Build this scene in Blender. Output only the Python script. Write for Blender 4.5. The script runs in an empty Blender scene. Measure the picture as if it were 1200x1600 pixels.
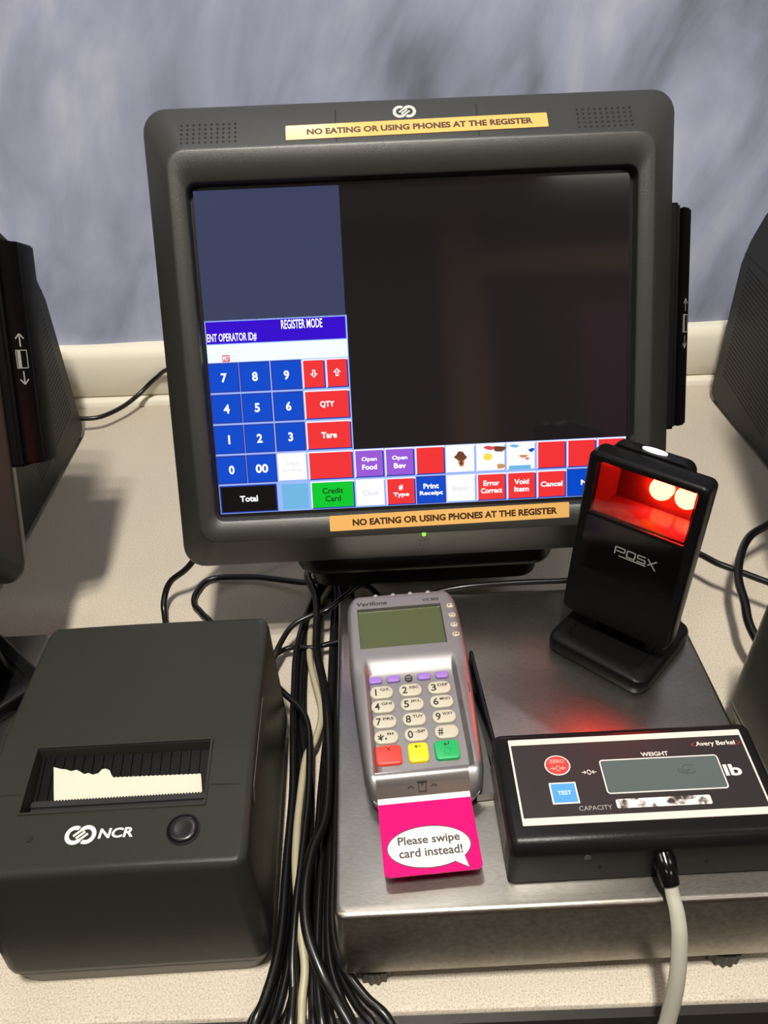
import bpy, bmesh, math, random
from mathutils import Matrix, Vector
random.seed(7)
S = 0.001                       # everything is modelled in millimetres
sc = bpy.context.scene
col = sc.collection

# ------------------------------------------------------------------ camera
PITCH, ROLL, CAM_H, FPX = .621, -.037, 495.2, 1250.0
cp, sp, cr, sr = math.cos(PITCH), math.sin(PITCH), math.cos(ROLL), math.sin(ROLL)
r0 = Vector((1, 0, 0)); f0 = Vector((0, cp, -sp)); u0 = Vector((0, sp, cp))
r1 = cr * r0 + sr * u0; u1 = -sr * r0 + cr * u0
cam_d = bpy.data.cameras.new('camera'); cam = bpy.data.objects.new('camera', cam_d); col.objects.link(cam)
cm = Matrix((r1, u1, -f0)).transposed().to_4x4(); cm.translation = Vector((0, 0, CAM_H * S)); cam.matrix_world = cm
cam_d.sensor_fit = 'VERTICAL'; cam_d.sensor_height = 36; cam_d.lens = 36 * FPX / 1600
cam_d.clip_start = .01; cam_d.clip_end = 50
sc.camera = cam

# ------------------------------------------------------------------ world, exposure, lights
sc.view_settings.view_transform = 'Standard'; sc.view_settings.look = 'None'
sc.view_settings.gamma = 1; sc.view_settings.use_curve_mapping = False
sc.view_settings.exposure = 0.0
w = bpy.data.worlds.new('world'); sc.world = w; w.use_nodes = True
w.node_tree.nodes['Background'].inputs[0].default_value = (.5, .48, .45, 1)
w.node_tree.nodes['Background'].inputs[1].default_value = .15

def area_light(name, x, y, z, sx, sy, power, colour=(1, .95, .86), rot=(0, 0, 0)):
    d = bpy.data.lights.new(name, 'AREA'); d.shape = 'RECTANGLE'; d.size = sx * S; d.size_y = sy * S
    d.energy = power; d.color = colour
    o = bpy.data.objects.new(name, d); col.objects.link(o); o.location = (x * S, y * S, z * S); o.rotation_euler = rot
    return o
CEIL = 2300
for i, ty in enumerate((-200, -330, -470)):       # the three lamps in a row over the till
    area_light('ceiling_lamp', -40, ty, CEIL - 60, 130, 60, 24)
area_light('ceiling_lamp', -175, 915, CEIL - 60, 170, 90, 3.2)   # the lamp nearest the wall
for fx, fy, pw in ((-1900, -300, 8), (2000, -300, 9), (-1300, -1900, 8), (1500, -1900, 10)):
    area_light('fluorescent_tube', fx, fy, CEIL - 60, 1150, 330, pw)

# ------------------------------------------------------------------ materials
def lin(c):
    return tuple((v / 12.92 if v <= .04045 else ((v + .055) / 1.055) ** 2.4) for v in [q / 255 for q in c])
MATS = {}
def mat(name, rgb, rough=.5, metal=0, bump=0, bscale=1500, emit=None, estr=1, spec=.5, coat=0, alpha=None):
    if name in MATS: return MATS[name]
    m = bpy.data.materials.new(name); m.use_nodes = True; nt = m.node_tree
    b = nt.nodes['Principled BSDF']
    b.inputs['Base Color'].default_value = (*lin(rgb), 1); b.inputs['Roughness'].default_value = rough
    b.inputs['Metallic'].default_value = metal; b.inputs['Specular IOR Level'].default_value = spec
    if coat: b.inputs['Coat Weight'].default_value = coat; b.inputs['Coat Roughness'].default_value = .05
    if emit is not None:
        b.inputs['Emission Color'].default_value = (*lin(emit), 1); b.inputs['Emission Strength'].default_value = estr
    if bump:
        tc = nt.nodes.new('ShaderNodeTexCoord'); n = nt.nodes.new('ShaderNodeTexNoise'); bp = nt.nodes.new('ShaderNodeBump')
        n.inputs['Scale'].default_value = bscale; n.inputs['Detail'].default_value = 2
        bp.inputs['Strength'].default_value = bump; bp.inputs['Distance'].default_value = .0004
        nt.links.new(tc.outputs['Object'], n.inputs['Vector']); nt.links.new(n.outputs['Fac'], bp.inputs['Height'])
        nt.links.new(bp.outputs['Normal'], b.inputs['Normal'])
    MATS[name] = m
    return m
def ramp_mat(name, stops, rough, scale, detail=4, stretch=(1, 1, 1), rot=(0, 0, 0), metal=0, bump=0, distort=0, fine=None, rough_var=0, aniso=0, lean=0):
    m = bpy.data.materials.new(name); m.use_nodes = True; nt = m.node_tree; b = nt.nodes['Principled BSDF']
    tc = nt.nodes.new('ShaderNodeTexCoord'); mp = nt.nodes.new('ShaderNodeMapping'); n = nt.nodes.new('ShaderNodeTexNoise'); cr_ = nt.nodes.new('ShaderNodeValToRGB')
    mp.inputs['Scale'].default_value = stretch; mp.inputs['Rotation'].default_value = rot
    n.inputs['Scale'].default_value = scale; n.inputs['Detail'].default_value = detail; n.inputs['Distortion'].default_value = distort
    mp0 = nt.nodes.new('ShaderNodeMapping'); mp0.inputs['Rotation'].default_value = (0, lean, 0)
    nt.links.new(tc.outputs['Object'], mp0.inputs['Vector']); nt.links.new(mp0.outputs['Vector'], mp.inputs['Vector']); nt.links.new(mp.outputs['Vector'], n.inputs['Vector']); nt.links.new(n.outputs['Fac'], cr_.inputs['Fac'])
    els = cr_.color_ramp.elements
    while len(els) < len(stops): els.new(.5)
    for e, (p, c) in zip(els, stops): e.position = p; e.color = (*lin(c), 1)
    out = cr_.outputs['Color']
    if fine:
        n2 = nt.nodes.new('ShaderNodeTexNoise'); n2.inputs['Scale'].default_value = fine[0]; n2.inputs['Detail'].default_value = 3
        nt.links.new(tc.outputs['Object'], n2.inputs['Vector'])
        mr = nt.nodes.new('ShaderNodeMapRange'); mr.inputs['From Min'].default_value = .3; mr.inputs['From Max'].default_value = .7
        mr.inputs['To Min'].default_value = 1 - fine[1]; mr.inputs['To Max'].default_value = 1 + fine[1] * .6
        nt.links.new(n2.outputs['Fac'], mr.inputs['Value'])
        mx = nt.nodes.new('ShaderNodeMix'); mx.data_type = 'RGBA'; mx.blend_type = 'MULTIPLY'; mx.inputs['Factor'].default_value = 1
        cb = nt.nodes.new('ShaderNodeCombineColor')
        for k in range(3): nt.links.new(mr.outputs['Result'], cb.inputs[k])
        nt.links.new(out, mx.inputs[6]); nt.links.new(cb.outputs['Color'], mx.inputs[7]); out = mx.outputs[2]
    nt.links.new(out, b.inputs['Base Color'])
    b.inputs['Roughness'].default_value = rough; b.inputs['Metallic'].default_value = metal
    if aniso: b.inputs['Anisotropic'].default_value = aniso
    if rough_var:
        mr2 = nt.nodes.new('ShaderNodeMapRange'); mr2.inputs['To Min'].default_value = rough - rough_var; mr2.inputs['To Max'].default_value = rough + rough_var
        nt.links.new(n.outputs['Fac'], mr2.inputs['Value']); nt.links.new(mr2.outputs['Result'], b.inputs['Roughness'])
    if bump:
        bp = nt.nodes.new('ShaderNodeBump'); bp.inputs['Strength'].default_value = bump; bp.inputs['Distance'].default_value = .002
        nt.links.new(n.outputs['Fac'], bp.inputs['Height']); nt.links.new(bp.outputs['Normal'], b.inputs['Normal'])
    MATS[name] = m
    return m
M_CASE = mat('charcoal_plastic', (45, 46, 41), .26, bump=.25, bscale=2200, spec=.12)
M_CASE2 = mat('dark_case_plastic', (40, 41, 39), .5, bump=.3, bscale=1800, spec=.3)
M_BLACK = mat('black_plastic', (13, 13, 13), .32, bump=.12, bscale=2500, spec=.15)
M_GLOSSB = mat('gloss_black', (9, 9, 9), .12)
M_HOLE = mat('dark_void', (4, 4, 4), .8)
M_RUB = mat('black_cable_rubber', (15, 15, 15), .3)
M_CREAMC = mat('cream_cable', (168, 160, 132), .45)
M_GREYC = mat('grey_green_cable', (172, 170, 156), .45)
M_WHITE = mat('white_print', (212, 210, 204), .5)
M_GREYP = mat('grey_print', (150, 150, 146), .5)
M_DARKP = mat('black_print', (24, 24, 24), .5)
M_PAPER = mat('paper', (200, 195, 178), .8)
M_STEEL = ramp_mat('brushed_steel', [(.3, (150, 146, 138)), (.7, (176, 171, 163))], .32, 260, 6, (1, 14, 1), (0, 0, .6), metal=1, fine=(35, .10), rough_var=.07)
M_SILVER = mat('silver_paint', (138, 136, 137), .4, metal=.75, bump=.12, bscale=3000)
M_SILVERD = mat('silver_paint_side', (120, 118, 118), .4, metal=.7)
M_COUNTER = ramp_mat('speckled_laminate', [(.32, (164, 153, 136)), (.5, (192, 182, 165)), (.72, (206, 196, 180))], .55, 900, 3, fine=(14, .03))
M_CREAM = mat('cream_board', (232, 226, 208), .5)
M_LCD = mat('lcd_green', (70, 79, 46), .22)
M_LCDG = mat('lcd_grey', (78, 90, 88), .15)
M_KEY = mat('ivory_key', (180, 178, 160), .45)
M_PURP = mat('purple_key', (140, 108, 190), .45)
M_REDK = mat('red_key', (236, 62, 52), .4); M_YELK = mat('yellow_key', (248, 212, 30), .4); M_GRNK = mat('green_key', (18, 164, 88), .4)
M_PINK = mat('magenta_card', (214, 0, 104), .45, spec=.12)
M_STICK = mat('yellow_label', (226, 178, 104), .16); M_STICKT = mat('label_lettering', (70, 44, 22), .4)
M_REDB = mat('red_button', (222, 52, 48), .45); M_BLUEB = mat('blue_button', (66, 146, 214), .45)
M_WHTS = mat('white_stripe', (206, 201, 192), .45)
M_FACE = mat('black_face_film', (30, 28, 27), .4)
M_GOLD = mat('red_swoosh', (140, 44, 40), .5)
M_GREYFOOT = mat('grey_foot', (58, 56, 52), .6)

# ------------------------------------------------------------------ mesh helpers
def link(name, bm, mats, parent=None, M=None, sharp=38, weld=True):
    if M is not None: bm.transform(M)
    if weld: bmesh.ops.remove_doubles(bm, verts=bm.verts, dist=1e-4)
    bmesh.ops.scale(bm, vec=(S, S, S), verts=bm.verts)
    bm.normal_update()
    for f in bm.faces: f.smooth = True
    for e in bm.edges:
        if len(e.link_faces) != 2 or e.calc_face_angle(0) > math.radians(sharp): e.smooth = False
    me = bpy.data.meshes.new(name); bm.to_mesh(me); bm.free()
    for m in (mats if isinstance(mats, (list, tuple)) else [mats]): me.materials.append(m)
    o = bpy.data.objects.new(name, me); col.objects.link(o)
    if parent: o.parent = parent
    return o
def tag(o, label=None, cat=None, group=None, kind=None):
    if label: o['label'] = label
    if cat: o['category'] = cat
    if group: o['group'] = group
    if kind: o['kind'] = kind
    return o
def empty(name, x, y, z=0, yaw=0, label=None, cat=None, group=None):
    o = bpy.data.objects.new(name, None); col.objects.link(o); o.empty_display_size = .02
    o.location = (x * S, y * S, z * S); o.rotation_euler = (0, 0, yaw)
    return tag(o, label, cat, group)
def NB(): return bmesh.new()
def rr(cx, cy, w, h, r, n=5):
    r = max(.01, min(r, w / 2 - .01, h / 2 - .01)); pts = []
    for k, (sx, sy) in enumerate(((1, 1), (-1, 1), (-1, -1), (1, -1))):
        for i in range(n + 1):
            a = math.pi / 2 * (k + i / n)
            pts.append((cx + sx * (w / 2 - r) + r * math.cos(a), cy + sy * (h / 2 - r) + r * math.sin(a)))
    return pts
def loops(bm, rings, cap0=True, cap1=True, mi=0):
    vs = [[bm.verts.new(p) for p in ring] for ring in rings]
    n = len(vs[0])
    for a, b in zip(vs, vs[1:]):
        for i in range(n):
            f = bm.faces.new((a[i], a[(i + 1) % n], b[(i + 1) % n], b[i])); f.material_index = mi
    if cap0: bm.faces.new(vs[0][::-1]).material_index = mi
    if cap1: bm.faces.new(vs[-1]).material_index = mi
    return vs
def stack(bm, layers, cap0=True, cap1=True, n=5, mi=0):     # (cx, cy, w, h, r, z)
    return loops(bm, [[(x, y, l[5]) for x, y in rr(*l[:5], n)] for l in layers], cap0, cap1, mi)
def slab(bm, cx, cy, w, h, r, z0, z1, b=0, mi=0, n=5):      # rounded slab with a rounded top edge
    L = [(cx, cy, w, h, r, z0)]
    if b:
        for a in (0, 30, 60, 90):
            t = math.radians(a); d = b * (1 - math.cos(t)); L.append((cx, cy, w - 2 * d, h - 2 * d, max(.02, r - d), z1 - b + b * math.sin(t)))
    else: L.append((cx, cy, w, h, r, z1))
    stack(bm, L, n=n, mi=mi)
def box(bm, x0, x1, y0, y1, z0, z1, mi=0):
    loops(bm, [[(x0, y0, z), (x1, y0, z), (x1, y1, z), (x0, y1, z)] for z in (z0, z1)], mi=mi)
def poly(bm, pts, z0, z1=None, mi=0):
    if z1 is None:
        bm.faces.new([bm.verts.new((x, y, z0)) for x, y in pts]).material_index = mi
    else: loops(bm, [[(x, y, z) for x, y in pts] for z in (z0, z1)], mi=mi)
def arc(bm, cx, cy, ra, rb, a0, a1, z, mi=0, n=24, sy=1):
    a = [math.radians(a0 + (a1 - a0) * i / n) for i in range(n + 1)]
    A = [bm.verts.new((cx + ra * math.cos(t), cy + sy * ra * math.sin(t), z)) for t in a]
    B = [bm.verts.new((cx + rb * math.cos(t), cy + sy * rb * math.sin(t), z)) for t in a]
    for i in range(n): bm.faces.new((A[i], B[i], B[i + 1], A[i + 1])).material_index = mi
def disc(bm, cx, cy, r, z0, z1, mi=0, n=20, b=0, sy=1):
    def ring(q, z): return [(cx + q * math.cos(2 * math.pi * i / n), cy + sy * q * math.sin(2 * math.pi * i / n), z) for i in range(n)]
    R = [ring(r, z0)]
    if b:
        for a in (0, 30, 60, 90): t = math.radians(a); R.append(ring(r - b * (1 - math.cos(t)), z1 - b + b * math.sin(t)))
    else: R.append(ring(r, z1))
    loops(bm, R, mi=mi)
def ring_line(bm, cx, cy, w, h, r, t, z, mi=0):             # flat rounded-rectangle outline
    loops(bm, [[(x, y, z) for x, y in rr(cx, cy, w, h, r)], [(x, y, z) for x, y in rr(cx, cy, w - 2 * t, h - 2 * t, max(.05, r - t))]], False, False, mi)
def smooth_path(pts, k=8):
    P = [Vector(p) for p in pts]; out = []
    for i in range(len(P) - 1):
        a = P[max(0, i - 1)]; b = P[i]; c = P[i + 1]; d = P[min(len(P) - 1, i + 2)]
        for j in range(k):
            t = j / k
            out.append(.5 * (2 * b + (c - a) * t + (2 * a - 5 * b + 4 * c - d) * t * t + (3 * b - a - 3 * c + d) * t ** 3))
    out.append(P[-1]); return out
def tube(bm, pts, r, seg=10, k=8, mi=0, flat=1.0, r_end=None):
    P = smooth_path(pts, k) if k else [Vector(p) for p in pts]
    t0 = (P[1] - P[0]).normalized(); up = Vector((0, 0, 1)) if abs(t0.z) < .9 else Vector((0, 1, 0))
    nrm = (up - t0 * up.dot(t0)).normalized(); rings = []
    for i, p in enumerate(P):
        t = (P[min(i + 1, len(P) - 1)] - P[max(i - 1, 0)]).normalized()
        nrm = (nrm - t * nrm.dot(t)).normalized(); bn = t.cross(nrm)
        rad = r if r_end is None else r + (r_end - r) * i / (len(P) - 1)
        rings.append([p + (nrm * math.cos(a) * flat + bn * math.sin(a)) * rad for a in [2 * math.pi * q / seg for q in range(seg)]])
    loops(bm, rings, mi=mi)
def text(bm, s, x0, x1, y0, y1, z, mi=0, bold=.0, shear=0, rot=0, keep=False):
    cu = bpy.data.curves.new('t', 'FONT'); cu.body = s; cu.size = 1; cu.offset = bold; cu.shear = shear; cu.resolution_u = 3; cu.align_x = 'CENTER'
    cu.space_line = .9
    o = bpy.data.objects.new('t', cu); me = bpy.data.meshes.new_from_object(o)
    if len(me.vertices):
        xs = [v.co.x for v in me.vertices]; ys = [v.co.y for v in me.vertices]
        sx = (x1 - x0) / max(1e-6, max(xs) - min(xs)); sy = (y1 - y0) / max(1e-6, max(ys) - min(ys))
        if keep: sx = sy * .95
        mx, my = (max(xs) + min(xs)) / 2, (max(ys) + min(ys)) / 2
        me.transform(Matrix.Translation(((x0 + x1) / 2, (y0 + y1) / 2, z)) @ Matrix.Rotation(rot, 4, 'Z') @ Matrix.Diagonal((sx, sy, 1, 1)) @ Matrix.Translation((-mx, -my, 0)))
        nf = len(bm.faces); bm.from_mesh(me); bm.faces.ensure_lookup_table()
        for f in bm.faces[nf:]: f.material_index = mi
    bpy.data.objects.remove(o); bpy.data.curves.remove(cu); bpy.data.meshes.remove(me)
def line(bm, pts, wd, z, mi=0):                             # flat polyline stroke
    for (ax, ay), (bx_, by_) in zip(pts, pts[1:]):
        d = Vector((bx_ - ax, by_ - ay)); L = d.length; d /= L; n = Vector((-d.y, d.x)) * wd / 2
        q = [(ax + n.x, ay + n.y), (ax - n.x, ay - n.y), (bx_ - n.x, by_ - n.y), (bx_ + n.x, by_ + n.y)]
        poly(bm, q, z, mi=mi)
def arrow(bm, x, y, dx, dy, L, hd, wd, z, mi=0):            # open-headed arrow from tail, tip at tail + d * L
    tx, ty = x + dx * L, y + dy * L
    line(bm, [(x, y), (tx, ty)], wd, z, mi)
    for s in (1, -1):
        ex, ey = tx - hd * (dx - s * dy * .85), ty - hd * (dy + s * dx * .85)
        line(bm, [(ex, ey), (tx, ty)], wd, z + .01, mi)
def rings_logo(bm, cx, cy, w, z, mi=0):                     # two interlocked rings joined by three slanting bars
    R = w * .31; t = w * .075; a = w / 2 - R
    arc(bm, cx - a, cy, R - 2 * t * .9, R, 62, 322, z, mi); arc(bm, cx + a, cy, R - 2 * t * .9, R, 242 - 360, 142, z, mi)
    for k, ln in ((-1, .40), (0, .36), (1, .40)):
        ox, oy = k * w * .085, -k * w * .085
        d = w * ln / 2 * .72
        line(bm, [(cx + ox - d, cy + oy - d * .8), (cx + ox + d, cy + oy + d * .8)], w * .075, z + .01, mi)
def zero_mark(bm, cx, cy, s, z, mi):                        # the zero-setting sign: arrow, 0, arrow
    arc(bm, cx, cy, s * .62, s * .85, 0, 360, z, mi, 20, 1.35)
    arrow(bm, cx - 3.0 * s, cy, 1, 0, 1.8 * s, .8 * s, .28 * s, z, mi); arrow(bm, cx + 3.0 * s, cy, -1, 0, 1.8 * s, .8 * s, .28 * s, z, mi)
def surface_body(bm, us, ys, hw, ztop, R, levels, holes=None, mi=0):
    """top skin on a grid (x = u * hw(y)), rounded at its rim by R, then side walls down through (offset, z or f(y)) levels"""
    y0, y1 = ys[0], ys[-1]
    def rim(x, y):
        d = min(hw(y) - abs(x), y - y0, y1 - y)
        d = max(0, min(R, d)); return R - math.sqrt(max(0, R * R - (R - d) ** 2))
    G = []
    for y in ys:
        row = []
        for u in us:
            x = u(y) if callable(u) else u * hw(y)
            row.append(bm.verts.new((x, y, ztop(x, y) - rim(x, y))))
        G.append(row)
    for j in range(len(ys) - 1):
        for i in range(len(us) - 1):
            q = [G[j][i], G[j][i + 1], G[j + 1][i + 1], G[j + 1][i]]
            c = sum((v.co for v in q), Vector()) / 4
            if holes and holes(c.x, c.y): continue
            bm.faces.new(q).material_index = mi
    lp = G[0][:] + [r[-1] for r in G[1:]] + G[-1][-2::-1] + [r[0] for r in G[-2:0:-1]]
    cy = (y0 + y1) / 2; prev = lp
    for off, z in levels:
        new = []
        for v in lp:
            x, y = v.co.x, v.co.y
            fx = (hw(y) + off) / hw(y) if hw(y) > 1 else 1
            yy = cy + (y - cy) * ((y1 - y0) / 2 + off) / ((y1 - y0) / 2)
            new.append(bm.verts.new((x * fx, yy, z(y) if callable(z) else z)))
        for i in range(len(lp)):
            k = (i + 1) % len(lp); bm.faces.new((prev[i], new[i], new[k], prev[k])).material_index = mi
        prev = new
    bm.faces.new(prev[::-1]).material_index = mi
def children(o): return [c for c in bpy.data.objects if c.parent == o]
def copy_tree(o, parent=None):
    c = o.copy(); col.objects.link(c)
    if parent: c.parent = parent; c.matrix_parent_inverse = o.matrix_parent_inverse.copy()
    for ch in children(o): copy_tree(ch, c)
    return c

# ------------------------------------------------------------------ the room
def struct(name, bm, m, **k):
    o = link(name, bm, m, **k); o['kind'] = 'structure'; return o
M_FLOOR = mat('floor_tile', (88, 82, 74), .5); M_WALL = mat('store_wall', (96, 82, 72), .7); M_CEIL = mat('ceiling_tile', (232, 230, 224), .8)
M_POST = mat('brown_post', (196, 150, 110), .6)
b = NB(); box(b, -2500, 2500, -2600, 1100, -920, -900); struct('floor', b, M_FLOOR)
b = NB(); box(b, -2500, 2500, -2600, 1100, CEIL, CEIL + 20); struct('ceiling', b, M_CEIL)
b = NB(); box(b, -2500, 2500, 985, 1100, -900, CEIL); struct('wall_back', b, M_CREAM)
b = NB(); box(b, -2500, 2500, -2620, -2500, -900, CEIL); struct('wall_front', b, M_WALL)
b = NB(); box(b, 455, 650, -2500, -2440, -900, CEIL); struct('trim_3', b, M_POST)
b = NB(); box(b, 650, 2500, -2500, -2450, 1960, 2090); struct('trim_4', b, M_POST)
b = NB(); box(b, 1110, 1600, -2500, -2490, 700, 1800); struct('trim_5', b, mat('mauve_panel', (150, 84, 120), .6))
b = NB(); box(b, -2520, -2500, -2600, 1100, -900, CEIL); struct('wall_left', b, M_WALL)
b = NB(); box(b, 2500, 2520, -2600, 1100, -900, CEIL); struct('wall_right', b, M_WALL)
# cream skirting along the back of the counter: a bulging board and a bead under it
b = NB()
prof = [(984, 80), (967, 80), (962, 78), (957.5, 66), (955.5, 50), (956, 30), (959, 18), (962, 13), (984, 13)]
loops(b, [[(x, y, z) for y, z in prof] for x in (-1200, 1200)]); struct('trim_1', b, M_CREAM, sharp=50)
b = NB(); prof = [(984, 11), (960, 11), (956, 9.5), (953.5, 6), (953, .2), (984, .2)]
loops(b, [[(x, y, z) for y, z in prof] for x in (-1200, 1200)]); struct('trim_2', b, M_CREAM, sharp=50)

# mottled cloth behind the counter
M_CLOTH = ramp_mat('mottled_cloth', [(.3, (112, 117, 130)), (.43, (148, 154, 178)), (.54, (168, 174, 200)), (.7, (200, 204, 218))], .85, 6.2, 9, (1.7, 1, .75), (0, 0, 0), fine=(9, .1), distort=.35, lean=-.4)
b = NB(); nx, nz = 120, 40; G = []
for j in range(nz + 1):
    z = 79 + (CEIL - 80) * (j / nz) ** 1.5; row = []
    for i in range(nx + 1):
        x = -1200 + 2400 * i / nx
        y = 978 + 2.2 * math.sin(x * .017 + z * .006) + 1.6 * math.sin(x * .041 - z * .004 + 1) + 1.0 * math.sin(z * .011 + x * .009)
        zz = z + (1.2 * math.sin(x * .023 + 2) if j == 0 else 0); row.append(b.verts.new((x, min(y, 983), zz)))
    G.append(row)
for j in range(nz):
    for i in range(nx): b.faces.new((G[j][i], G[j][i + 1], G[j + 1][i + 1], G[j + 1][i]))
cl = link('fabric_backdrop', b, M_CLOTH, sharp=80)
tag(cl, 'mottled blue-grey cloth hanging on the wall behind the whole counter', 'backdrop')

# ------------------------------------------------------------------ counter
ct = empty('countertop', 0, 580, 0, 0, 'beige speckled laminate countertop carrying all the till equipment', 'counter')
b = NB(); prof = [(207, -32), (203.5, -30), (202.8, -3), (204.5, -.6), (208, 0), (984, 0), (984, -32)]
loops(b, [[(x, y - 580, z) for y, z in prof] for x in (-1200, 1200)]); link('laminate_top', b, M_COUNTER, ct)
b = NB(); box(b, -1200, 1200, 197.5 - 580, 202.6 - 580, -36, -1.2); eb = link('edge_band', b, mat('edge_band_black', (26, 22, 18), .5), ct); eb['label'] = 'black edge band'
b = NB(); box(b, -1200, 1200, 260 - 580, 290 - 580, -900, -36); link('front_panel', b, mat('counter_panel', (48, 40, 34), .6), ct)

# ------------------------------------------------------------------ touchscreen till
TILT = .42
H = Matrix.Translation((-1.8, -80.9, 253.1)) @ Matrix(((1, 0, 0, 0), (0, math.sin(TILT), -math.cos(TILT), 0), (0, math.cos(TILT), math.sin(TILT), 0), (0, 0, 0, 1)))
def band_M(x, y):                                           # frame on the slanting outer band of the bezel (top)
    a = math.atan(.5675)
    return H @ Matrix.Translation((x, y, -5.2 + (168.4 - y) * .5675)) @ Matrix.Rotation(-a, 4, 'X')
def make_till(with_ui):
    t = empty('touchscreen_till', 29.2, 620, 0, .022)
    b = NB()
    stack(b, [(.7, 6.9, 340, 300, 14, -32), (.7, 6.9, 356, 314, 15, -29), (.7, 6.9, 361, 319, 16, -24), (.7, 6.9, 370, 325.5, 16, -8), (.7, 6.9, 369.2, 324.8, 16, -6.6), (.7, 6.9, 367.4, 323, 15.5, -5.2),
              (0, 2.7, 335, 273.5, 13, 11.2), (0, 2.5, 333, 272, 12.5, 12), (0, 2.3, 330, 269.5, 12, 12.3), (0, 0, 312, 238.5, 8, 11), (0, 0, 310, 236, 7, 10), (0, -.2, 308.4, 233.6, 5, 1)], n=6)
    link('bezel', b, mat('bezel_plastic', (42, 43, 39), .36, bump=.35, bscale=2200, spec=.7), t, H)
    b = NB(); slab(b, 0, 0, 308, 233, 4, .2, 1.1); g = link('screen', b, mat('screen_gasket', (8, 8, 8), .4), t, H)
    # picture shown on the screen: one mesh
    E = {}
    ui_mats = []
    def em(name, rgb, st=1.0, base=(10, 10, 11)):
        E[name] = len(ui_mats); ui_mats.append(mat('screen_' + name, base, .08, emit=rgb, estr=st))
    em('off', (30, 26, 27), .8); em('navy', (66, 72, 104), .8)
    em('header', (52, 0, 205), 1.0); em('band', (232, 255, 252), 1.15); em('line', (150, 178, 250), 1.1); em('hi', (236, 236, 255), 1.1); em('shade', (40, 60, 170), .9)
    em('blue', (0, 74, 204), 1.0); em('red', (238, 50, 52), 1.05); em('purple', (150, 88, 212), 1.05); em('green', (0, 196, 44), 1.05); em('sky', (112, 184, 230), 1.0); em('black', (8, 8, 10), .6)
    em('white', (252, 252, 255), 1.15); em('grey', (196, 200, 220), 1.0); em('ink', (20, 70, 20), .6); em('pinkr', (225, 70, 90), 1.0)
    em('brown', (110, 62, 40), 1.0); em('tan', (206, 150, 90), 1.0); em('yolk', (250, 214, 70), 1.1)
    b = NB()
    box(b, -152, 152, -114, 114, 1.1, 1.5, E['off'])
    if with_ui:
        z = 1.55
        def rect(x0, x1, y0, y1, zz, c): poly(b, [(x0, y0), (x1, y0), (x1, y1), (x0, y1)], zz, mi=E[c])
        rect(-152, -51.3, 26, 114, z, 'navy')
        rect(-152, -50.5, -114, 26.6, z, 'line'); rect(-50.6, 152, -114, -70.2, z, 'line')
        rect(-151.4, -51.6, 10.2, 25.6, z + .05, 'header'); rect(-151.6, -51.2, -2.8, 9.6, z + .05, 'band')
        text(b, 'REGISTER MODE', -97.6, -68.2, 18.6, 25.0, z + .1, E['white'], .015); text(b, 'ENT OPERATOR ID#', -151, -115.6, 11.2, 17.4, z + .1, E['white'], .015)
        rect(-141.5, -136, -2.6, 2.2, z + .1, 'pinkr'); text(b, 'PRT', -141, -136.5, -1.8, 1.4, z + .15, E['white'], .03)
        def key(x0, x1, y0, y1, c, lines=(), tc='white', sz=None, bold=.05):
            rect(x0, x1, y0, y1, z + .05, 'shade' if c not in ('white', 'sky') else 'line')
            if c in ('red', 'purple', 'white', 'green'): poly(b, [(x0, y0), (x0 + 1.2, y0 + 1.2), (x0 + 1.2, y1 - 1.4), (x1, y1 - 1.4), (x1, y1), (x0, y1)], z + .08, mi=E['hi'])
            rect(x0 + .9, x1 - 1.0, y0 + .9, y1 - 1.0, z + .1, c)
            n = len(lines); cx = (x0 + x1) / 2
            for i, s in enumerate(lines):
                hgt = sz[1] if sz else 4.0; wd = sz[0][i] if sz else 10
                cy = (y0 + y1) / 2 + ((n - 1) / 2 - i) * (hgt + 1.6)
                text(b, s, cx - wd / 2, cx + wd / 2, cy - hgt / 2, cy + hgt / 2, z + .15, E[tc], min(bold, .032), keep=len(s) == 1)
        X = (-152.3, -130, -107.2, -84.6); Y = (-2.8, -25.2, -47.6, -70, -92.4, -114)
        for r_, row in enumerate(('789', '456', '123')):
            for c_, d in enumerate(row): key(X[c_], X[c_] + 22, Y[r_ + 1] + .8, Y[r_] - .5, 'blue', (d,), sz=((4.2,), 6.6), bold=.06)
        key(X[0], X[0] + 22, Y[4] + .8, Y[3] - .5, 'blue', ('0',), sz=((4.8,), 6.6), bold=.06); key(X[1], X[1] + 22, Y[4] + .8, Y[3] - .5, 'blue', ('00',), sz=((9.2,), 6.6), bold=.06)
        key(X[2], X[2] + 22, Y[4] + .8, Y[3] - .5, 'white', ('Dept', 'Lookup'), 'grey', ((9, 13), 3.2), 0)
        key(-84.6, -68.2, Y[1] + .8, Y[0] - .5, 'red'); key(-67.6, -51.4, Y[1] + .8, Y[0] - .5, 'red')
        for cx, s in ((-76.4, -1), (-59.6, 1)):
            cy = -13.6
            poly(b, [(cx - 1.1, cy - s * 2.6), (cx + 1.1, cy - s * 2.6), (cx + 1.1, cy + s * .2), (cx + 2.8, cy + s * .2), (cx, cy + s * 3), (cx - 2.8, cy + s * .2), (cx - 1.1, cy + s * .2)][::s], z + .15, mi=E['white'])
            poly(b, [(cx - .4, cy - s * 1.9), (cx + .4, cy - s * 1.9), (cx + .4, cy + s * .9), (cx + 1.2, cy + s * .9), (cx, cy + s * 2.1), (cx - 1.2, cy + s * .9), (cx - .4, cy + s * .9)][::s], z + .2, mi=E['red'])
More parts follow.
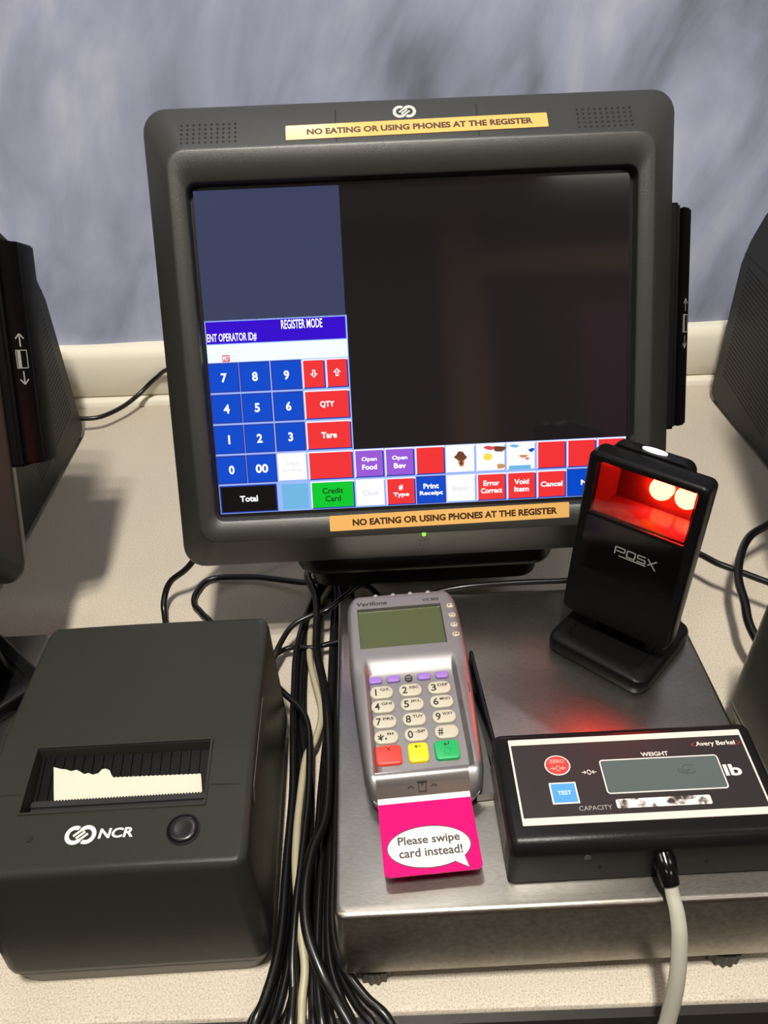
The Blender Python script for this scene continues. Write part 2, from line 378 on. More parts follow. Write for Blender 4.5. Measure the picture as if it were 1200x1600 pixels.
        key(-84.6, -51.4, Y[2] + .8, Y[1] - .5, 'red', ('QTY',), sz=((10.6,), 5)); key(-84.6, -51.4, Y[3] + .8, Y[2] - .5, 'red', ('Tare',), sz=((11.4,), 4.6)); key(-84.6, -51.4, Y[4] + .8, Y[3] - .5, 'red')
        key(-151.6, -109, Y[5] + .4, Y[4] - .4, 'black', ('Total',), sz=((13.2,), 4.6)); key(-106.4, -84.8, Y[5] + .4, Y[4] - .4, 'sky')
        key(-84, -51.4, Y[5] + .4, Y[4] - .4, 'green', ('Credit', 'Card'), 'ink', ((15.4, 11.6), 4.4), .02)
        P = 22.62; x = [-50.4 + P * i for i in range(10)]
        specs1 = [('purple', ('Open', 'Food'), (11.4, 11)), ('purple', ('Open', 'Bev'), (11.4, 9)), ('red', (), ()), ('white', (), ()), ('white', (), ()), ('white', (), ()), ('red', (), ()), ('red', (), ()), ('red', (), ())]
        specs2 = [('white', ('Clear',), (12,)), ('red', ('#', 'Type'), (3.4, 12)), ('blue', ('Print', 'Receipt'), (11.6, 17.4)), ('white', ('Enter',), (12,)), ('red', ('Error', 'Correct'), (12, 16)), ('red', ('Void', 'Item'), (11, 11)), ('red', ('Cancel',), (16.4,)), ('blue', ('No Sale',), (23,)), ('blue', (), ())]
        for i in range(9):
            for (c, ln, wd), a0, a1 in ((specs1[i], Y[4] + .8, Y[3] - .5), (specs2[i], Y[5] + .4, Y[4] - .4)):
                if a0 < Y[4] and i == 8: continue            # the last key of the lower row is two columns wide
                key(x[i], 151.8 if (a0 < Y[4] and i == 7) else min(x[i] + P - .7, 151.8), a0, a1, c, ln, 'grey' if c == 'white' else 'white', (wd, 4.0), .0 if c == 'white' else .055)
        def blob(cx, cy, rx, ry, c, zz, n=14, a=0.25):
            poly(b, [(cx + rx * (1 + a * math.sin(3 * q + cx)) * math.cos(q), cy + ry * (1 + a * math.cos(2 * q + cy)) * math.sin(q)) for q in [2 * math.pi * i / n for i in range(n)]], zz, mi=E[c])
        cx = x[3] + 11; poly(b, [(cx - 3.4, -79.5), (cx - .6, -87), (cx + 2.2, -86.6), (cx + 3.4, -78.4)], z + .2, mi=E['tan']); blob(cx, -79, 4.4, 3, 'brown', z + .22); blob(cx + .4, -84, 1.5, 1.8, 'brown', z + .24)
        cx = x[4] + 11; blob(cx + 6, -75, 4.6, 2.6, 'brown', z + .2); blob(cx + 7, -88, 3, 2.4, 'tan', z + .2); blob(cx - 1, -74, 4, 1.6, 'pinkr', z + .2); blob(cx - 1, -81, 7, 5.6, 'white', z + .22, a=.08); blob(cx - 2.4, -80.6, 3.4, 2.8, 'yolk', z + .25, a=.05)
        cx = x[5] + 11; blob(cx - 5, -73.4, 3.6, 1.1, 'sky', z + .2); rect(cx - 9.4, cx + 7, -91, -88, z + .2, 'sky'); blob(cx + 7.6, -77, 2.2, 1.4, 'blue', z + .2); blob(cx, -82, 6, 2.2, 'white', z + .22); blob(cx + 1.6, -81.4, 3, 1.5, 'tan', z + .25); blob(cx + 4.4, -83.2, 1.6, .8, 'pinkr', z + .27)
    d = link('display_picture', b, ui_mats, g, H, weld=False)
    # rear housing with slanted vent slats on both sides
    b = NB(); prof = [(-20, 0), (268, 0), (279, 4), (285, 16), (283, 178), (273, 208), (246, 240), (190, 290), (90, 352), (12, 376), (-96, 140), (-62, 70)]
    vs = loops(b, [[(x_, y_, z_) for y_, z_ in prof] for x_ in (-88, 88)])
    ed = [e for e in b.edges if abs(e.verts[0].co.x - e.verts[1].co.x) < 1]
    bmesh.ops.bevel(b, geom=ed, offset=7, segments=3, affect='EDGES', clamp_overlap=True)
    hs = link('rear_housing', b, M_CASE2, t)
    for s in (-1, 1):
        b = NB()
        for i in range(27):
            zt = 178 - 5.1 * i; p = Vector((s * 88.06, 258, zt)); q = p + Vector((0, -128, -17)); n = Vector((0, 0, .95))
            vv = [b.verts.new(v) for v in (p + n, p - n, q - n, q + n)]
            b.faces.new(vv if s > 0 else vv[::-1])
        link('vent_slats', b, M_HOLE, hs, weld=False)
        b = NB(); pts = [(s * 88.1, 273, 190), (s * 88.1, 262, 190), (s * 88.1, 225, 187), (s * 88.1, 120, 186)]
        for p, q in zip(pts, pts[1:]):
            vv = [b.verts.new(v) for v in (p, q, (q[0], q[1], q[2] - 1), (p[0], p[1], p[2] - 1))]; b.faces.new(vv if s < 0 else vv[::-1])
        link('housing_seam', b, M_HOLE, hs)
    b = NB(); stack(b, [(0, 0, 150, 46, 12, 0), (0, 0, 154, 50, 14, 3), (0, 0, 152, 48, 14, 60)]); link('stand_base', b, M_BLACK, t)
    b = NB(); stack(b, [(0, -92, 176, 50, 16, 64), (0, -94, 186, 56, 18, 68), (0, -94, 188, 58, 18, 82), (0, -97, 204, 62, 18, 86), (0, -97, 208, 66, 20, 92), (0, -97, 206, 66, 20, 112)]); link('neck_bracket', b, M_BLACK, t)
    for s in (-1, 1):
        b = NB(); disc(b, s * 76, 270, 9, -.0, 5); link('foot', b, M_RUB, t)
    # swipe reader on the right edge of the screen
    b = NB()
    def ext(pr, y0, y1, bev):
        vs_ = loops(b, [[(x_, y_, n_) for x_, n_ in pr] for y_ in (y0, y1)])
        f0 = [f for f in b.faces if all(v in vs_[0] or v in vs_[-1] for v in f.verts)]
        ee = list({e for v in vs_[0] + vs_[-1] for e in v.link_edges})
        bmesh.ops.bevel(b, geom=ee, offset=bev, segments=2, affect='EDGES', clamp_overlap=True)
    ext([(180, -46), (180, -10), (192, -10), (194, -13), (194, -46)], -68, 95, 2.5)
    rd = link('card_reader', b, M_BLACK, t, H)
    b = NB(); ext([(194.6, -48), (194.6, -13), (196, -10.5), (204.5, -19.5), (205.2, -22), (205.2, -48)], -66, 92, 3.4); rw = link('reader_wall', b, M_BLACK, rd, H)
    b = NB(); box(b, 192, 196, -62, 88, -47, -34); link('swipe_slot', b, M_HOLE, rd, H)
    dn = Vector((9, 0, 8.5)).normalized(); ax = Vector((8.5, 0, -9)).normalized()
    F = Matrix.Identity(4)
    for i in range(3): F[i][0] = ax[i]; F[i][1] = (0, 1, 0)[i]; F[i][2] = dn[i]; F[i][3] = Vector((200.25, 0, -15.0))[i] + dn[i] * .15
    b = NB(); arrow(b, 0, 18.8, 0, 1, 9.2, 3.6, 1.0, 0); arrow(b, 0, 1.4, 0, -1, 9.4, 3.6, 1.0, 0); ring_line(b, 0, 10, 8.4, 13.2, .4, .6, 0); poly(b, [(-3, 3.8), (-.6, 3.8), (-.6, 16.2), (-3, 16.2)], .02)
    link('swipe_mark', b, M_GREYP, rw, H @ F, weld=False)
    # bezel details
    for cx in (-137.4, 132.6):
        b = NB()
        for i in range(10):
            for j in range(5): disc(b, -18.2 + 4.05 * i, -7.4 + 3.7 * j, .85, -.05, .12, n=8)
        link('speaker_grille', b, M_HOLE, t, band_M(cx, 149.6))
    for x_ in (-51, 45.7):
        b = NB(); box(b, x_ - .3, x_ + .3, -11.5, 15.6, -.2, .12); link('panel_seam', b, M_HOLE, t, band_M(0, 150))
    b = NB(); rings_logo(b, 0, 0, 16, .15); lg = link('logo', b, mat('logo_silver', (196, 196, 192), .35), t, band_M(-3.7, 159.8) @ Matrix.Diagonal((1, 1.05, 1, 1)), weld=False)
    if with_ui:
        for nm, mx, wd, hg, ang, tx in (('notice_label', band_M(4.2, 148.4), 178.5, 12.0, .0136, (-75, 79)), ('notice_label', H @ Matrix.Translation((18, -122.3, 11.9)), 177.8, 11.6, .010, (-72, 80))):
            b = NB(); slab(b, 0, 0, wd, hg, .6, 0, .3); nl = link(nm, b, M_STICK, t, mx @ Matrix.Rotation(ang, 4, 'Z')); nl['label'] = 'pale yellow notice label'
            b = NB(); text(b, 'NO EATING OR USING PHONES AT THE REGISTER', tx[0], tx[1], -2.6, 2.5, .36, 0, .045); link('notice_lettering', b, M_STICKT, nl, mx @ Matrix.Rotation(ang, 4, 'Z'), weld=False)
    b = NB(); disc(b, -1.6, -134.6, 1.5, 10.5, 12.0, n=12); link('power_light', b, mat('green_led', (20, 60, 10), .4, emit=(120, 255, 40), estr=2.5), t, H)
    b = NB(); ring_line(b, 0, 0, 8.8, 8.2, .4, .45, .2); text(b, 'TS', -2.2, 2.2, -1.4, 2.4, .2, 0, .02); line(b, [(-3.4, -2.6), (3.4, -2.6)], .4, .2); link('standby_mark', b, mat('dim_print', (120, 120, 116), .5), t, H @ Matrix.Translation((-1.6, -144.0, 4.0)) @ Matrix.Rotation(math.atan(.796), 4, 'X'), weld=False)
    return t
till = make_till(True)
tag(till, 'charcoal touchscreen till in the middle, lit keypad and notice labels on its frame', 'till', 'touchscreen tills on the counter')
proto = make_till(False)                                    # neighbouring tills show only their sides
proto.location = ((29.2 - 486) * S, 602 * S, 0); proto.rotation_euler = (0, 0, .010)
tag(proto, 'dark till cut off by the left edge, white arrows on its card reader', 'till', 'touchscreen tills on the counter')
rt = copy_tree(proto); rt.rotation_euler = (0, 0, .022); rt.location = ((29.2 + 490) * S, 640 * S, 0)
tag(rt, 'dark till at the right edge showing the slatted side of its housing', 'till', 'touchscreen tills on the counter')

# ------------------------------------------------------------------ steel scale platform
def make_scale():
    s = empty('scale_platform', -34.4, 216.9, 0, .013)
    W, D = 254.8, 251.4; cx, cy = W / 2, D / 2
    b = NB(); L = [(cx, cy, W, D, 5, 19.5)]
    for a in (0, 22, 45, 67, 90): q = math.radians(a); d_ = 3.2 * (1 - math.cos(q)); L.append((cx, cy, W - 2 * d_, D - 2 * d_, 6, 80 - 3.2 + 3.2 * math.sin(q)))
    stack(b, L, n=4); link('steel_platter', b, M_STEEL, s)
    b = NB(); box(b, 22, W - 22, 22, D - 22, 11, 19.4); link('frame', b, M_BLACK, s)
    for fx in (19, W - 30):
        for fy in (13.5, D - 24):
            b = NB(); n = 102
            ring = lambda z, k: [(fx + (12 + (.7 * math.sin(17 * 2 * math.pi * i / n))) * k * math.cos(2 * math.pi * i / n), fy + (12 + .7 * math.sin(17 * 2 * math.pi * i / n)) * k * math.sin(2 * math.pi * i / n), z) for i in range(n)]
            loops(b, [ring(0, .92), ring(1.5, 1), ring(11.2, 1)]); link('foot', b, M_GREYFOOT, s, sharp=60)
    return s
scale = make_scale(); tag(scale, 'brushed steel scale platform carrying the card terminal and red-lit scanner', 'scale', 'scale platforms')
ls = copy_tree(scale); ls.location = ((-34.4 - 466) * S, (216.9 - 31) * S, 0); tag(ls, 'steel scale platform at the left edge, half hidden behind the receipt printer', 'scale', 'scale platforms')

# ------------------------------------------------------------------ barcode scanner
M_WIN = bpy.data.materials.new('red_scan_window'); M_WIN.use_nodes = True
nt = M_WIN.node_tree; nt.nodes.clear()
o_ = nt.nodes.new('ShaderNodeOutputMaterial'); mx_ = nt.nodes.new('ShaderNodeMixShader'); tr_ = nt.nodes.new('ShaderNodeBsdfTransparent'); gl_ = nt.nodes.new('ShaderNodeBsdfGlossy')
tr_.inputs[0].default_value = (1, .4, .38, 1); gl_.inputs['Roughness'].default_value = .05; mx_.inputs[0].default_value = .06
nt.links.new(tr_.outputs[0], mx_.inputs[1]); nt.links.new(gl_.outputs[0], mx_.inputs[2]); nt.links.new(mx_.outputs[0], o_.inputs[0])
M_SCAV = mat('scanner_cavity', (120, 30, 30), .3)
def make_scanner(lit):
    s = empty('barcode_scanner', 164, 409, 80, -.70)
    RB = Matrix.Rotation(-.05, 4, 'Z')
    b = NB(); stack(b, [(0, 0, 73, 73, 8, 0), (0, 0, 75, 75, 9, 2), (0, 0, 75, 75, 9, 9), (0, 0, 73.4, 73.4, 8.4, 11), (0, 0, 70, 70, 7.5, 12), (0, 0, 54, 56, 6, 12.6), (0, 0, 52, 54, 5, 11.6)], n=5)
    link('base', b, M_BLACK, s, RB)
    b = NB(); stack(b, [(0, 10, 40, 26, 6, 11), (0, 12, 34, 20, 6, 30), (0, 12, 34, 16, 5, 60)]); link('neck', b, M_BLACK, s)
    # body: local x right, local y up, local z out of the front
    BM = Matrix.Translation((-1.2, -13.9, 23)) @ Matrix.Rotation(math.radians(-5), 4, 'X') @ Matrix(((1, 0, 0, 0), (0, 0, -1, 0), (0, 1, 0, 0), (0, 0, 0, 1)))
    b = NB(); cyb = 63; w_, h_ = 78, 126
    stack(b, [(0, cyb, w_ - 6, h_ - 6, 4, -20), (0, cyb, w_ - 1, h_ - 1, 5, -17), (0, cyb, w_, h_, 5, -14), (0, cyb, w_, h_, 5, -3), (0, cyb - .3, w_ - 1.2, h_ - 1.6, 5, -1), (0, cyb - .8, w_ - 3.4, h_ - 4.4, 4.6, 0),
              (.5, 102, 64.6, 38, 1.5, 0), (.5, 102, 64, 37.4, 1.4, -.6), (.5, 102, 62.6, 36, 1, -17)], n=4, cap1=True)
    body = link('body', b, [M_BLACK], s, BM)
    b = NB(); slab(b, .5, 61, 66, 40, 1.5, -.2, .25); pn = link('gloss_panel', b, M_GLOSSB, body, BM)
    b = NB(); z = .35; k = 1.0                              # the maker's lettering, drawn with strokes
    ox, oy = -9, 60
    for pts in ([(0, 0), (0, 5.4), (6.4, 5.4), (6.4, 2.6), (.8, 2.6)], [(8.2, 5.4), (13.6, 5.4), (13.6, .6), (8.2, .6), (8.2, 5.4)], [(20.6, 5.4), (15.4, 5.4), (15.4, 3), (20.6, 3), (20.6, .6), (15.2, .6)], [(22, 5.4), (28, -1.6)], [(28, 5.4), (22.4, .6)], [(3, -.8), (21.6, -.8)]):
        line(b, [(ox + px, oy + py) for px, py in pts], .8, z)
    link('lettering', b, M_GREYP, pn, BM, weld=False)
    b = NB(); stack(b, [(-6, 106, 50, 34, 6, -34), (-6, 107, 54, 38, 7, -30), (-6, 107, 54, 38, 7, -19.4)]); cap = link('rear_housing', b, M_BLACK, s, BM)
    b = NB(); n = 20
    loops(b, [[(-6 + 8.4 * math.cos(2 * math.pi * i / n), yv, -25.6 + 3.2 * math.sin(2 * math.pi * i / n)) for i in range(n)][::-1] for yv in (125.5, 126.6)])
    bl = link('indicator', b, mat('white_indicator', (240, 235, 230), .4, emit=(255, 240, 235), estr=.9) if lit else M_WHITE, cap, BM); bl['label'] = 'white oval indicator'
    b = NB(); slab(b, .5, 102, 63.6, 37, 1.2, -1.6, -.7); wn = link('scan_window', b, M_WIN if lit else mat('dark_window', (40, 6, 8), .1), s, BM); wn['label'] = 'red tinted window'
    # inside the window: slanted mirror tray and two lamp lenses
    b = NB()
    for vv in ([(-30.2, 84.4, -2), (31.2, 84.4, -2), (31.2, 92, -16.6), (-30.2, 92, -16.6)], [(-30.2, 84.4, -2), (-30.2, 119.6, -2.2), (-22, 119.6, -16.6), (-22, 90, -16.6)], [(-30.2, 84.4, -16.6), (31.2, 84.4, -16.6), (31.2, 119.6, -16.6), (-30.2, 119.6, -16.6)],
               [(31.3, 84.4, -2), (31.3, 119.6, -2), (31.3, 119.6, -16.6), (31.3, 84.4, -16.6)], [(-30, 119.6, -2), (31, 119.6, -2), (31, 119.6, -16.6), (-30, 119.6, -16.6)]):
        b.faces.new([b.verts.new(v) for v in vv])
    link('mirror_tray', b, mat('mirror_tray_plastic', (74, 50, 50), .15), s, BM, weld=False)
    for lx in (7, 23.5):
        b = NB(); disc(b, lx, 108.6, 7.4, -16.6, -9, b=4, n=20); link('lamp_lens', b, mat('red_lamp', (255, 60, 30), .4, emit=(255, 96, 60), estr=120) if lit else M_GLOSSB, s, BM)
    return s, BM
scanner, BMs = make_scanner(True)
tag(scanner, 'black upright barcode scanner glowing red on the steel scale', 'scanner', 'barcode scanners on stands')
lscan, _ = make_scanner(False); lscan.location = ((164 - 450) * S, (409 - 27) * S, .080)
tag(lscan, 'black barcode scanner cut off by the left edge, standing on the left scale', 'scanner', 'barcode scanners on stands')

# ------------------------------------------------------------------ payment terminal
def make_terminal():
    t = empty('payment_terminal', 14, 347, 80.2, .068, 'silver payment terminal with keypad and green display on the steel scale', 'card terminal')
    SL = .142
    def hw(y):
        P = [(-72, 22), (-71, 27), (-69, 30.2), (-66, 32.6), (-57, 34.8), (-15, 37.2), (24, 38.6), (55, 38), (66, 37), (71, 34.4), (73.5, 31), (74.5, 27)]
        if y <= P[0][0]: return P[0][1]
        for (a, c), (d, e) in zip(P, P[1:]):
            if y <= d: return c + (e - c) * (y - a) / (d - a)
        return P[-1][1]
    sst = lambda v: (lambda q: q * q * (3 - 2 * q))(max(0, min(1, v)))
    WELL = 3.4
    def top(x, y):
        z = 34 + y * math.tan(SL)
        d = sst((21.5 - y) / 15)                               # keypad well begins below the display
        side = sst((29.6 - abs(x)) / 3.2); nose = sst((y + 59.5) / 3)
        rail = sst((abs(x) - 30) / 6)
        z -= WELL * d * side * nose
        z -= .8 * d * rail
        if y < -60: z -= 11 * ((-60 - y) / 12) ** 1.6        # the nose curves down to the card slot
        if -30.4 < x < 26.2 and 28.8 < y < 61.6: z -= 2.6
        return z
    us = []
    fx = [-33, -31.8, -30.8, -30.3, -29.5, -28.5, -27.5, -26.6, -24, -18, -12, -6, 0, 6, 12, 18, 24, 26, 26.6, 27.5, 28.5, 29.5, 30.5, 31.8, 33]
    def mk(v): return lambda y: v * min(1, (hw(y) - 2.2) / 33)
    def ed(f, s): return lambda y: s * (lambda i: i + (hw(y) - i) * f)(33 * min(1, (hw(y) - 2.2) / 33))
    us = [ed(f, -1) for f in (1, .93, .8, .6, .35)] + [mk(v) for v in fx] + [ed(f, 1) for f in (.35, .6, .8, .93, 1)]
    ys = [-72, -71.7, -71, -70, -68.5, -66.5, -64, -61.5, -60, -59.5, -58.5, -57.5, -56.5, -50, -42, -32, -22, -12, -4, 2, 6, 9, 10.5, 12, 13.5, 15, 16.5, 18, 19.5, 21, 23, 26, 28.7, 29, 34, 40, 48, 56, 61.4, 61.7, 64, 67, 69.5, 71.5, 73, 74, 74.5]
    b = NB(); surface_body(b, us, ys, hw, top, 3.5, [(0.3, lambda y: 20 + y * .10), (-1.0, lambda y: 13 + y * .05), (-2.0, lambda y: 3), (-4, lambda y: 0)])
    body = link('body', b, M_SILVER, t)
    P = Matrix.Translation((0, 0, 34)) @ Matrix.Rotation(SL, 4, 'X')     # frame of the top plane
    b = NB(); box(b, -30.2, 26, 29, 61.4, -2.5, -2.1); link('lcd', b, M_LCD, t, P)['label'] = 'olive green liquid crystal display'
    b = NB(); text(b, 'Verifone', -30.7, -9.9, 64.8, 68.4, .1, 0, .02, .15); link('lettering', b, M_DARKP, body, P, weld=False)
    b = NB(); text(b, 'VX 805', 14.4, 25.9, 65.0, 67.6, .1, 0, .02); link('lettering', b, M_DARKP, body, P, weld=False)
    KEY = P @ Matrix.Translation((0, 2.6, -WELL))
    keys = [('1', 'QZ.'), ('2', 'ABC'), ('3', 'DEF'), ('4', 'GHI'), ('5', 'JKL'), ('6', 'MNO'), ('7', 'PRS'), ('8', 'TUV'), ('9', 'WXY'), ("*", ",'”"), ('0', '-SP'), ('#', '')]
    for i, (d, l) in enumerate(keys):
        x = (-20, -1.9, 16.4)[i % 3]; y = (-6.6, -16.8, -27.5, -38)[i // 3]
        b = NB(); slab(b, x, y, 14.6, 9.0, 4.2, -.3, 2.0, .9); kb = link('key', b, M_KEY, t, KEY)
        b = NB(); hh = 5.0 if d != '*' else 4.4
        text(b, d, x - 5.2, x - 2.0 if d != '*' else x - 1.2, y - 2.6, y - 2.6 + hh, 2.06, 0, .02, keep=d in '1*')
        if l: text(b, l if d != '*' else ",'”", x - .9, x + (5.6 if len(l) > 2 and d != '*' else 4.6), y + .5 if d != '*' else y - 2.4, y + 2.5, 2.06, 0, .025)
        link('legend', b, M_DARKP, kb, KEY, weld=False)
    for x, c in ((-23, M_PURP), (-11.6, M_PURP), (8, M_PURP), (19.4, M_PURP)):
        b = NB(); slab(b, x, 2.8, 8.6, 4.8, 1.8, -.3, 2.0, .8); link('soft_key', b, c, t, KEY)['label'] = 'purple key'
    b = NB(); disc(b, -1.9, 2.6, 2.5, -.3, 1.8, b=.7); mk_ = link('menu_key', b, mat('dark_grey_key', (62, 60, 66), .4), t, KEY)
    b = NB(); text(b, 'ALPHA', -3.4, -.4, 2.4, 3.4, 1.85, 0, .02); link('legend', b, M_GREYP, mk_, KEY, weld=False)
    for x0, x1, c, nm in ((-27.3, -11.9, M_REDK, 'cancel_key'), (-8.2, 3.8, M_YELK, 'clear_key'), (7.5, 22.3, M_GRNK, 'enter_key')):
        cx = (x0 + x1) / 2
        b = NB(); slab(b, cx, -50.1, x1 - x0, 12.4, 2.6, -.3, 2.4, 1.0); kb = link(nm, b, c, t, KEY)
        b = NB(); z = 2.5
        if nm == 'cancel_key': line(b, [(cx - 1.3, -47.8), (cx + 1.3, -45.2)], .5, z); line(b, [(cx - 1.3, -45.2), (cx + 1.3, -47.8)], .5, z + .02); 
        elif nm == 'clear_key': arrow(b, cx + 2, -46.6, -1, 0, 3.6, 1.1, .5, z)
        else: line(b, [(cx + 1.4, -45), (cx + 1.4, -46.8)], .5, z); arrow(b, cx + 1.6, -46.8, -1, 0, 3.0, 1.0, .5, z)
        link('legend', b, M_DARKP, kb, KEY, weld=False)
        b = NB()
        if nm == 'cancel_key': line(b, [(cx - 1.4, -53.6), (cx + 1.2, -49.6)], .3, z); line(b, [(cx - 1.4, -49.6), (cx + 1.2, -53.6)], .3, z + .02)
        elif nm == 'clear_key': line(b, [(cx, -53.6), (cx, -49.4)], .35, z)
        else: arc(b, cx, -51.2, 1.8, 2.2, 0, 360, z)
        link('raised_mark', b, mat({'cancel_key': 'red_mark', 'clear_key': 'yellow_mark', 'enter_key': 'green_mark'}[nm], {'cancel_key': (200, 48, 44), 'clear_key': (205, 165, 30), 'enter_key': (16, 130, 70)}[nm], .5), kb, KEY, weld=False)
    for i, y in enumerate((59, 50.7, 42.4, 34.4)):
        b = NB(); slab(b, 33.0 if i else 32.8, y, 4.8, 3.6, 1.5, -.5, 1.0, .5); kb = link('function_key', b, M_KEY, t, P)
        b = NB(); text(b, 'F%d' % (i + 1), 31.6, 34.6, y - .8, y + .8, 1.05, 0, .02); link('legend', b, M_DARKP, kb, P, weld=False)
    for x in (-17.1, -5, 7.1, 19.5):
        b = NB(); disc(b, x, 73.4, 1.7, -3.6, -.2, b=.8, n=14); link('status_light', b, mat('clear_bump', (160, 160, 160), .2, metal=.3), t, P)
    b = NB(); z = .12
    ring_line(b, 33.4, -6.4, 3.6, 7.6, .5, .35, z); line(b, [(34.8, -2.8), (34.8, -10)], .3, z + .02)
    for k in range(2): line(b, [(31.8, -12.6 - 2 * k), (33.2, -13.8 - 2 * k), (34.6, -12.6 - 2 * k)], .5, z)
    link('swipe_mark', b, M_DARKP, body, P @ Matrix.Translation((0, 0, -.9)), weld=False)
    for x in (-28.9, 28.6):
        b = NB(); box(b, x - .8, x + .8, -20.5, -14.2, -3, -1.4); link('side_mark', b, M_DARKP, body, P)
    # clear plastic guide over the card slot on the nose, and its printed mark
    b = NB(); R = []
    for y in (-58.6, -60, -62, -64, -66, -68, -70, -72, -73):
        zz = (34 + max(y, -72) * math.tan(SL)) - (11 * ((-60 - max(y, -72)) / 12) ** 1.6 if y < -60 else 0) + .25 - (1.2 if y < -72 else 0)
        R.append((y, zz))
    for (ya, za), (yb, zb) in zip(R, R[1:]): b.faces.new([b.verts.new(v) for v in ((-28.8, ya, za), (-28.8, yb, zb), (25, yb, zb), (25, ya, za))])
    bmesh.ops.remove_doubles(b, verts=b.verts, dist=.001)
    g = bmesh.ops.solidify(b, geom=b.faces[:], thickness=.5)
    link('slot_guide', b, mat('smooth_silver', (176, 172, 172), .16, metal=.85), t)
    b = NB(); line(b, [(-2.9, 2.2), (2.9, 2.2)], 1, 0); ring_line(b, 0, -.6, 4.6, 5.4, .2, .45, 0); disc(b, 0, .9, .6, 0, .02, n=10)
    for s in (-1, 1): line(b, [(s * 6.6 - 1.8, -.9), (s * 6.6, .5), (s * 6.6 + 1.8, -.9)], .5, 0)
    link('card_mark', b, M_DARKP, t, Matrix.Translation((-2.4, -66.6, 34 - 66.6 * math.tan(SL) - 11 * (6.6 / 12) ** 1.6 + .9)) @ Matrix.Rotation(math.radians(46), 4, 'X'), weld=False)
    b = NB(); box(b, -28.6, 24.8, -73.4, -70, 9.6, 11.2); link('card_slot', b, M_HOLE, t)
    # swipe fin down the right side
    b = NB()
    vs = loops(b, [[(x, y, z) for y, z in ((20, 36.4), (16, 36.4), (-68, 24.6), (-74, 18), (-74, 2), (20, 6))] for x in (42.2, 44.6)])
    bmesh.ops.bevel(b, geom=[e for e in b.edges], offset=.7, segments=2, affect='EDGES')
    link('swipe_fin', b, M_GLOSSB, t, Matrix.Rotation(.035, 4, 'Z') @ Matrix.Translation((-2.0, 0, 0)))
    b = NB(); box(b, 30, 41.4, -66, 10, .5, 7); link('fin_base', b, M_SILVERD, t)
    return t
term = make_terminal()

# pink card sticking out of the terminal's slot
cd = empty('plastic_card', 20, 255, 93, .068, 'bright pink card with a speech bubble sticking out of the terminal', 'card')
CT = Matrix.Rotation(.142, 4, 'X')
b = NB(); slab(b, -1.8, 5.4, 53.2, 53.2, 3, -.4, .4); card = link('card_body', b, M_PINK, cd, CT)
b = NB(); box(b, -28.3, 24.7, 19.4, 24.5, .35, .5); link('card_stripe', b, M_WHITE, card, CT)['label'] = 'white stripe across the top'
def bubble(rx, ry, g):
    pts = []
    for i in range(64):
        a = math.radians(-36 + 341 * i / 63); pts.append((-2.6 + (rx + g) * math.cos(a), -6.6 + (ry + g) * math.sin(a)))
    pts.append((17.4 + g * 1.0, -19.6 - g * 1.4))
    return pts
DY = 0
b = NB(); poly(b, [(x, y + DY) for x, y in bubble(22.7, 11.2, .55)], .46); bb = link('speech_bubble', b, mat('bubble_outline', (70, 20, 50), .4), card, CT)
b = NB(); poly(b, [(x, y + DY) for x, y in bubble(22.7, 11.2, 0)], .52); link('bubble_fill', b, M_WHITE, bb, CT)
b = NB(); text(b, 'Please swipe', -19.4, 14.8, -6.2 + DY, -.2 + DY, .58, 0, .02); text(b, 'card instead!', -19.4, 15.4, -11.8 + DY, -6.9 + DY, .58, 0, .02); link('bubble_lettering', b, mat('card_ink', (58, 50, 56), .5), bb, CT, weld=False)

# ------------------------------------------------------------------ weight display box
wd_ = empty('weight_display', 132, 270, 80.2, .015, 'black weight display box with red zero button lying on the steel scale', 'scale display')
b = NB(); prof = [(-37, 1.2), (-36.6, 24)]
for a in range(0, 91, 15): q = math.radians(180 - a); prof.append((-28.6 + 8 * math.cos(q), 25.0 + 8 * math.sin(q)))
prof += [(29, 38.2), (31.5, 37.2), (33, 34), (34, 1.2)]
b = NB(); rings = []
for x, k in ((-73.4, 3.2), (-73.0, 1.6), (-71.6, .5), (-69, 0), (70, 0), (72.8, .5), (74.2, 1.6), (74.6, 3.2)):
    rings.append([(x, y + (k if y < -30 else -k if y > 28 else 0), z - (k if z > 20 else 0)) for y, z in prof])
loops(b, rings); body = link('case', b, mat('black_painted_metal', (22, 21, 21), .3, bump=.15, bscale=900, spec=.15), wd_, sharp=50)
for x, y in ((-60, -28), (60, -28), (-60, 26), (60, 26)):
    b = NB(); disc(b, x, y, 5, 0, 1.3); link('foot', b, M_RUB, wd_)
WP = Matrix.Translation((0, 0, 35.75)) @ Matrix.Rotation(.09, 4, 'X')
b = NB(); slab(b, 1.3, 1.3, 133.4, 51.8, .5, -.6, .3); fp = link('face_panel', b, M_WHTS, wd_, WP); fp['label'] = 'faceplate with white border strips'
b = NB(); slab(b, 1.3, 1.45, 131.2, 44.0, .4, .2, .42); ff = link('face_film', b, M_FACE, fp, WP)
z = .5
b = NB(); disc(b, -40.4, 9.6, 7.2, .4, .7, n=36, sy=.86); zb = link('zero_button', b, M_WHITE, wd_, WP); zb['label'] = 'red round button with white rim'
b = NB(); disc(b, -40.4, 9.6, 6.5, .65, .85, n=36, sy=.86); zf = link('button_face', b, M_REDB, zb, WP)
b = NB(); text(b, 'ZERO', -44.6, -36.2, 10.9, 13.1, .95, 0, .01); zero_mark(b, -40.4, 7.6, 1.5, .95, 0); link('legend', b, mat('faded_white', (240, 170, 160), .5), zb, WP, weld=False)
b = NB(); box(b, -47.4, -32.7, -13.5, -.9, .4, .6); tb = link('test_button', b, M_WHITE, wd_, WP); tb['label'] = 'blue square button with white rim'
